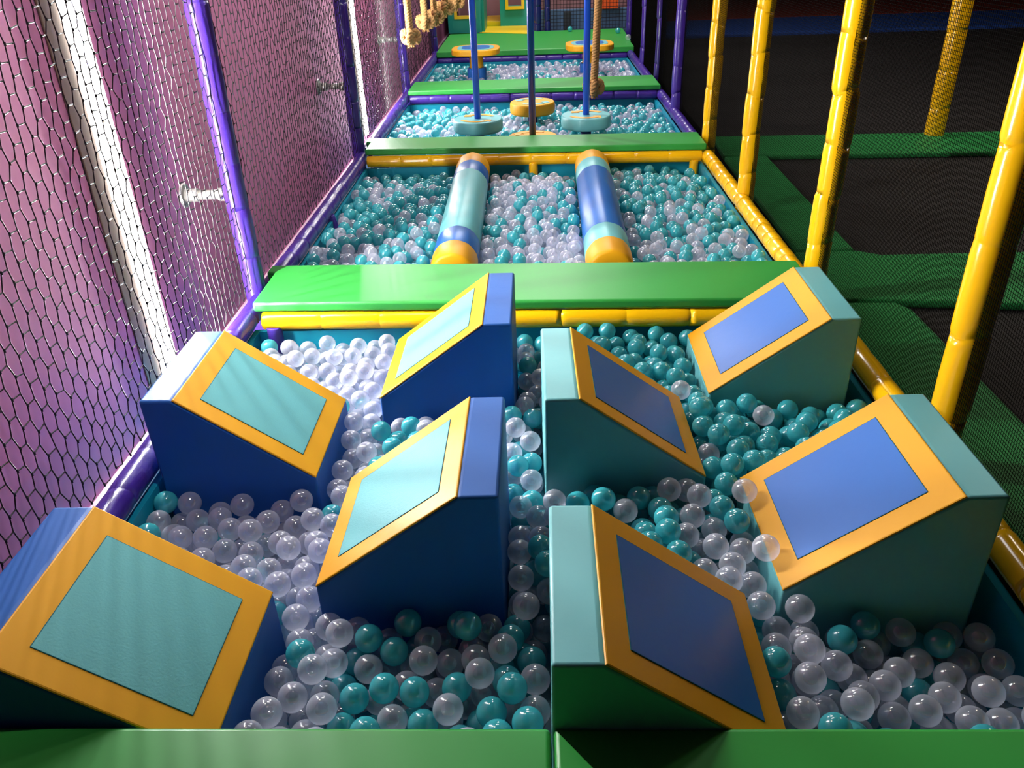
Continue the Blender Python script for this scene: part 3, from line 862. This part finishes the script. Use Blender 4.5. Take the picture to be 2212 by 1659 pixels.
def ball_mass(c, label):
    pts = [BALLS[i][:3] for i in range(len(BALLS)) if i not in chosen and BALLS[i][4] == c]
    me = bpy.data.meshes.new(KIND[c][0]); me.from_pydata(pts, [], [])
    me.materials.append(M['clear' if c else 'turq'])
    o = bpy.data.objects.new(KIND[c][0], me); COL.objects.link(o)
    ng = bpy.data.node_groups.new('ball_mass', 'GeometryNodeTree')
    ng.interface.new_socket('Geometry', in_out='INPUT', socket_type='NodeSocketGeometry')
    ng.interface.new_socket('Geometry', in_out='OUTPUT', socket_type='NodeSocketGeometry')
    N = ng.nodes
    gi = N.new('NodeGroupInput'); go = N.new('NodeGroupOutput')
    s = N.new('GeometryNodeMeshIcoSphere'); s.inputs['Radius'].default_value = BR; s.inputs['Subdivisions'].default_value = 3
    sm = N.new('GeometryNodeSetShadeSmooth'); mt = N.new('GeometryNodeSetMaterial'); mt.inputs['Material'].default_value = M['clear' if c else 'turq']
    ip = N.new('GeometryNodeInstanceOnPoints')
    ng.links.new(s.outputs['Mesh'], sm.inputs['Geometry']); ng.links.new(sm.outputs[0], mt.inputs['Geometry'])
    ng.links.new(gi.outputs[0], ip.inputs['Points']); ng.links.new(mt.outputs[0], ip.inputs['Instance'])
    ng.links.new(ip.outputs[0], go.inputs[0])
    md = o.modifiers.new('balls', 'NODES'); md.node_group = ng
    return tag(o, label, 'balls', None, 'stuff')
ball_mass(True, 'mass of the remaining clear milky balls filling all four pits')
ball_mass(False, 'mass of the remaining turquoise balls filling all four pits')
ball(False, (0.545, 13.10, ZB+BR), 'turquoise ball lying in the middle of the far platform edge')
ball(False, (1.225, 12.70, ZB+BR), 'turquoise ball lying near the right corner of the far platform')
ball(True, (1.290, 11.90, ZB+BR), 'clear white ball lying at the right edge of the far platform')

# ------------------------------------------------------------------ nets
def wall_net(y0, y1, z0, z1, x, label, seed):
    """knotted net: cord columns with cross cords at staggered heights"""
    rg = np.random.default_rng(seed)
    a = 0.044; hh = 0.040
    n = max(2, round((y1-y0)/a)); k = round((z1-z0)/hh)
    I, K = np.meshgrid(np.arange(n+1), np.arange(k+1), indexing='ij')
    Y = y0+(y1-y0)*I/n; Z = z0+(z1-z0)*K/k
    s = np.where((I+K) % 2 == 0, 1, -1)*0.0040
    s[(I == 0) | (I == n)] = 0
    u = (Y-y0)/(y1-y0)
    Yj = Y+s+rg.normal(0, 0.0018, Y.shape); Zj = Z+rg.normal(0, 0.0022, Y.shape)
    Zj += 0.010*np.sin(PI*u)*np.sin(Z*5+seed)
    X = x+0.012*np.sin(PI*u)*np.sin(Z*3.1+seed)+rg.normal(0, 0.002, Y.shape)
    P = np.stack([X, Yj, Zj], -1)
    A = [P[:, :-1].reshape(-1, 3)]; B = [P[:, 1:].reshape(-1, 3)]
    m = ((I+K) % 2 == 0)[:-1]
    A.append(P[:-1][m]); B.append(P[1:][m])
    V, Q = strands(np.vstack(A), np.vstack(B), 0.0023, 3)
    # knots
    kn = P[:-1][m]; d = np.array([0, 0, 0.0045])
    V2, Q2 = strands(kn-d, kn+d, 0.0036, 4)
    o = fast('safety_net', np.vstack([V, V2]), np.vstack([Q, Q2+len(V)]), M['net'])
    return tag(o, label, 'net')
for y0, y1, lb, sd in ((0.7, 3.58, 'black knotted net in front of the glaring light strip, nearest panel', 1), (3.58, 6.27, 'black knotted net panel between the first and second purple posts', 2),
                       (6.27, 9.0, 'black knotted net panel beside the stepping disc pit, by the pink wall', 3), (9.0, 11.9, 'black knotted net panel beside the mushroom pit, by the pink wall', 4)):
    wall_net(y0+0.052, y1-0.052, ZR+0.05, 2.5, PXL+0.002, lb, sd)
def fine_net(x, y0, y1, z0, z1, sp, r, label):
    ys = np.arange(y0, y1, sp); zs = np.arange(z0, z1, sp)
    A = np.vstack([np.stack([np.full(len(ys), x), ys, np.full(len(ys), z0)], 1), np.stack([np.full(len(zs), x), np.full(len(zs), y0), zs], 1)])
    B = np.vstack([np.stack([np.full(len(ys), x), ys, np.full(len(ys), z1)], 1), np.stack([np.full(len(zs), x), np.full(len(zs), y1), zs], 1)])
    V, Q = strands(A, B, r, 3)
    return tag(fast('safety_net', V, Q, M['finenet']), label, 'net')
fine_net(1.303, 0.7, 6.25, ZR+0.02, 2.6, 0.011, 0.0009, 'fine black net hung along the yellow posts before the trampolines')
fine_net(1.303, 6.27, 11.7, ZR+0.02, 2.6, 0.012, 0.0010, 'fine black net hung along the purple posts on the right')
def back_net(x0, x1, y, z0, z1, sp, r, label):
    xs = np.arange(x0, x1, sp); zs = np.arange(z0, z1, sp)
    A = np.vstack([np.stack([xs, np.full(len(xs), y), np.full(len(xs), z0)], 1), np.stack([np.full(len(zs), x0), np.full(len(zs), y), zs], 1)])
    B = np.vstack([np.stack([xs, np.full(len(xs), y), np.full(len(xs), z1)], 1), np.stack([np.full(len(zs), x1), np.full(len(zs), y), zs], 1)])
    V, Q = strands(A, B, r, 3)
    return tag(fast('safety_net', V, Q, M['net']), label, 'net')
back_net(0.06, 1.43, 13.42, ZB, 2.6, 0.05, 0.004, 'black square net closing the back of the far platform')
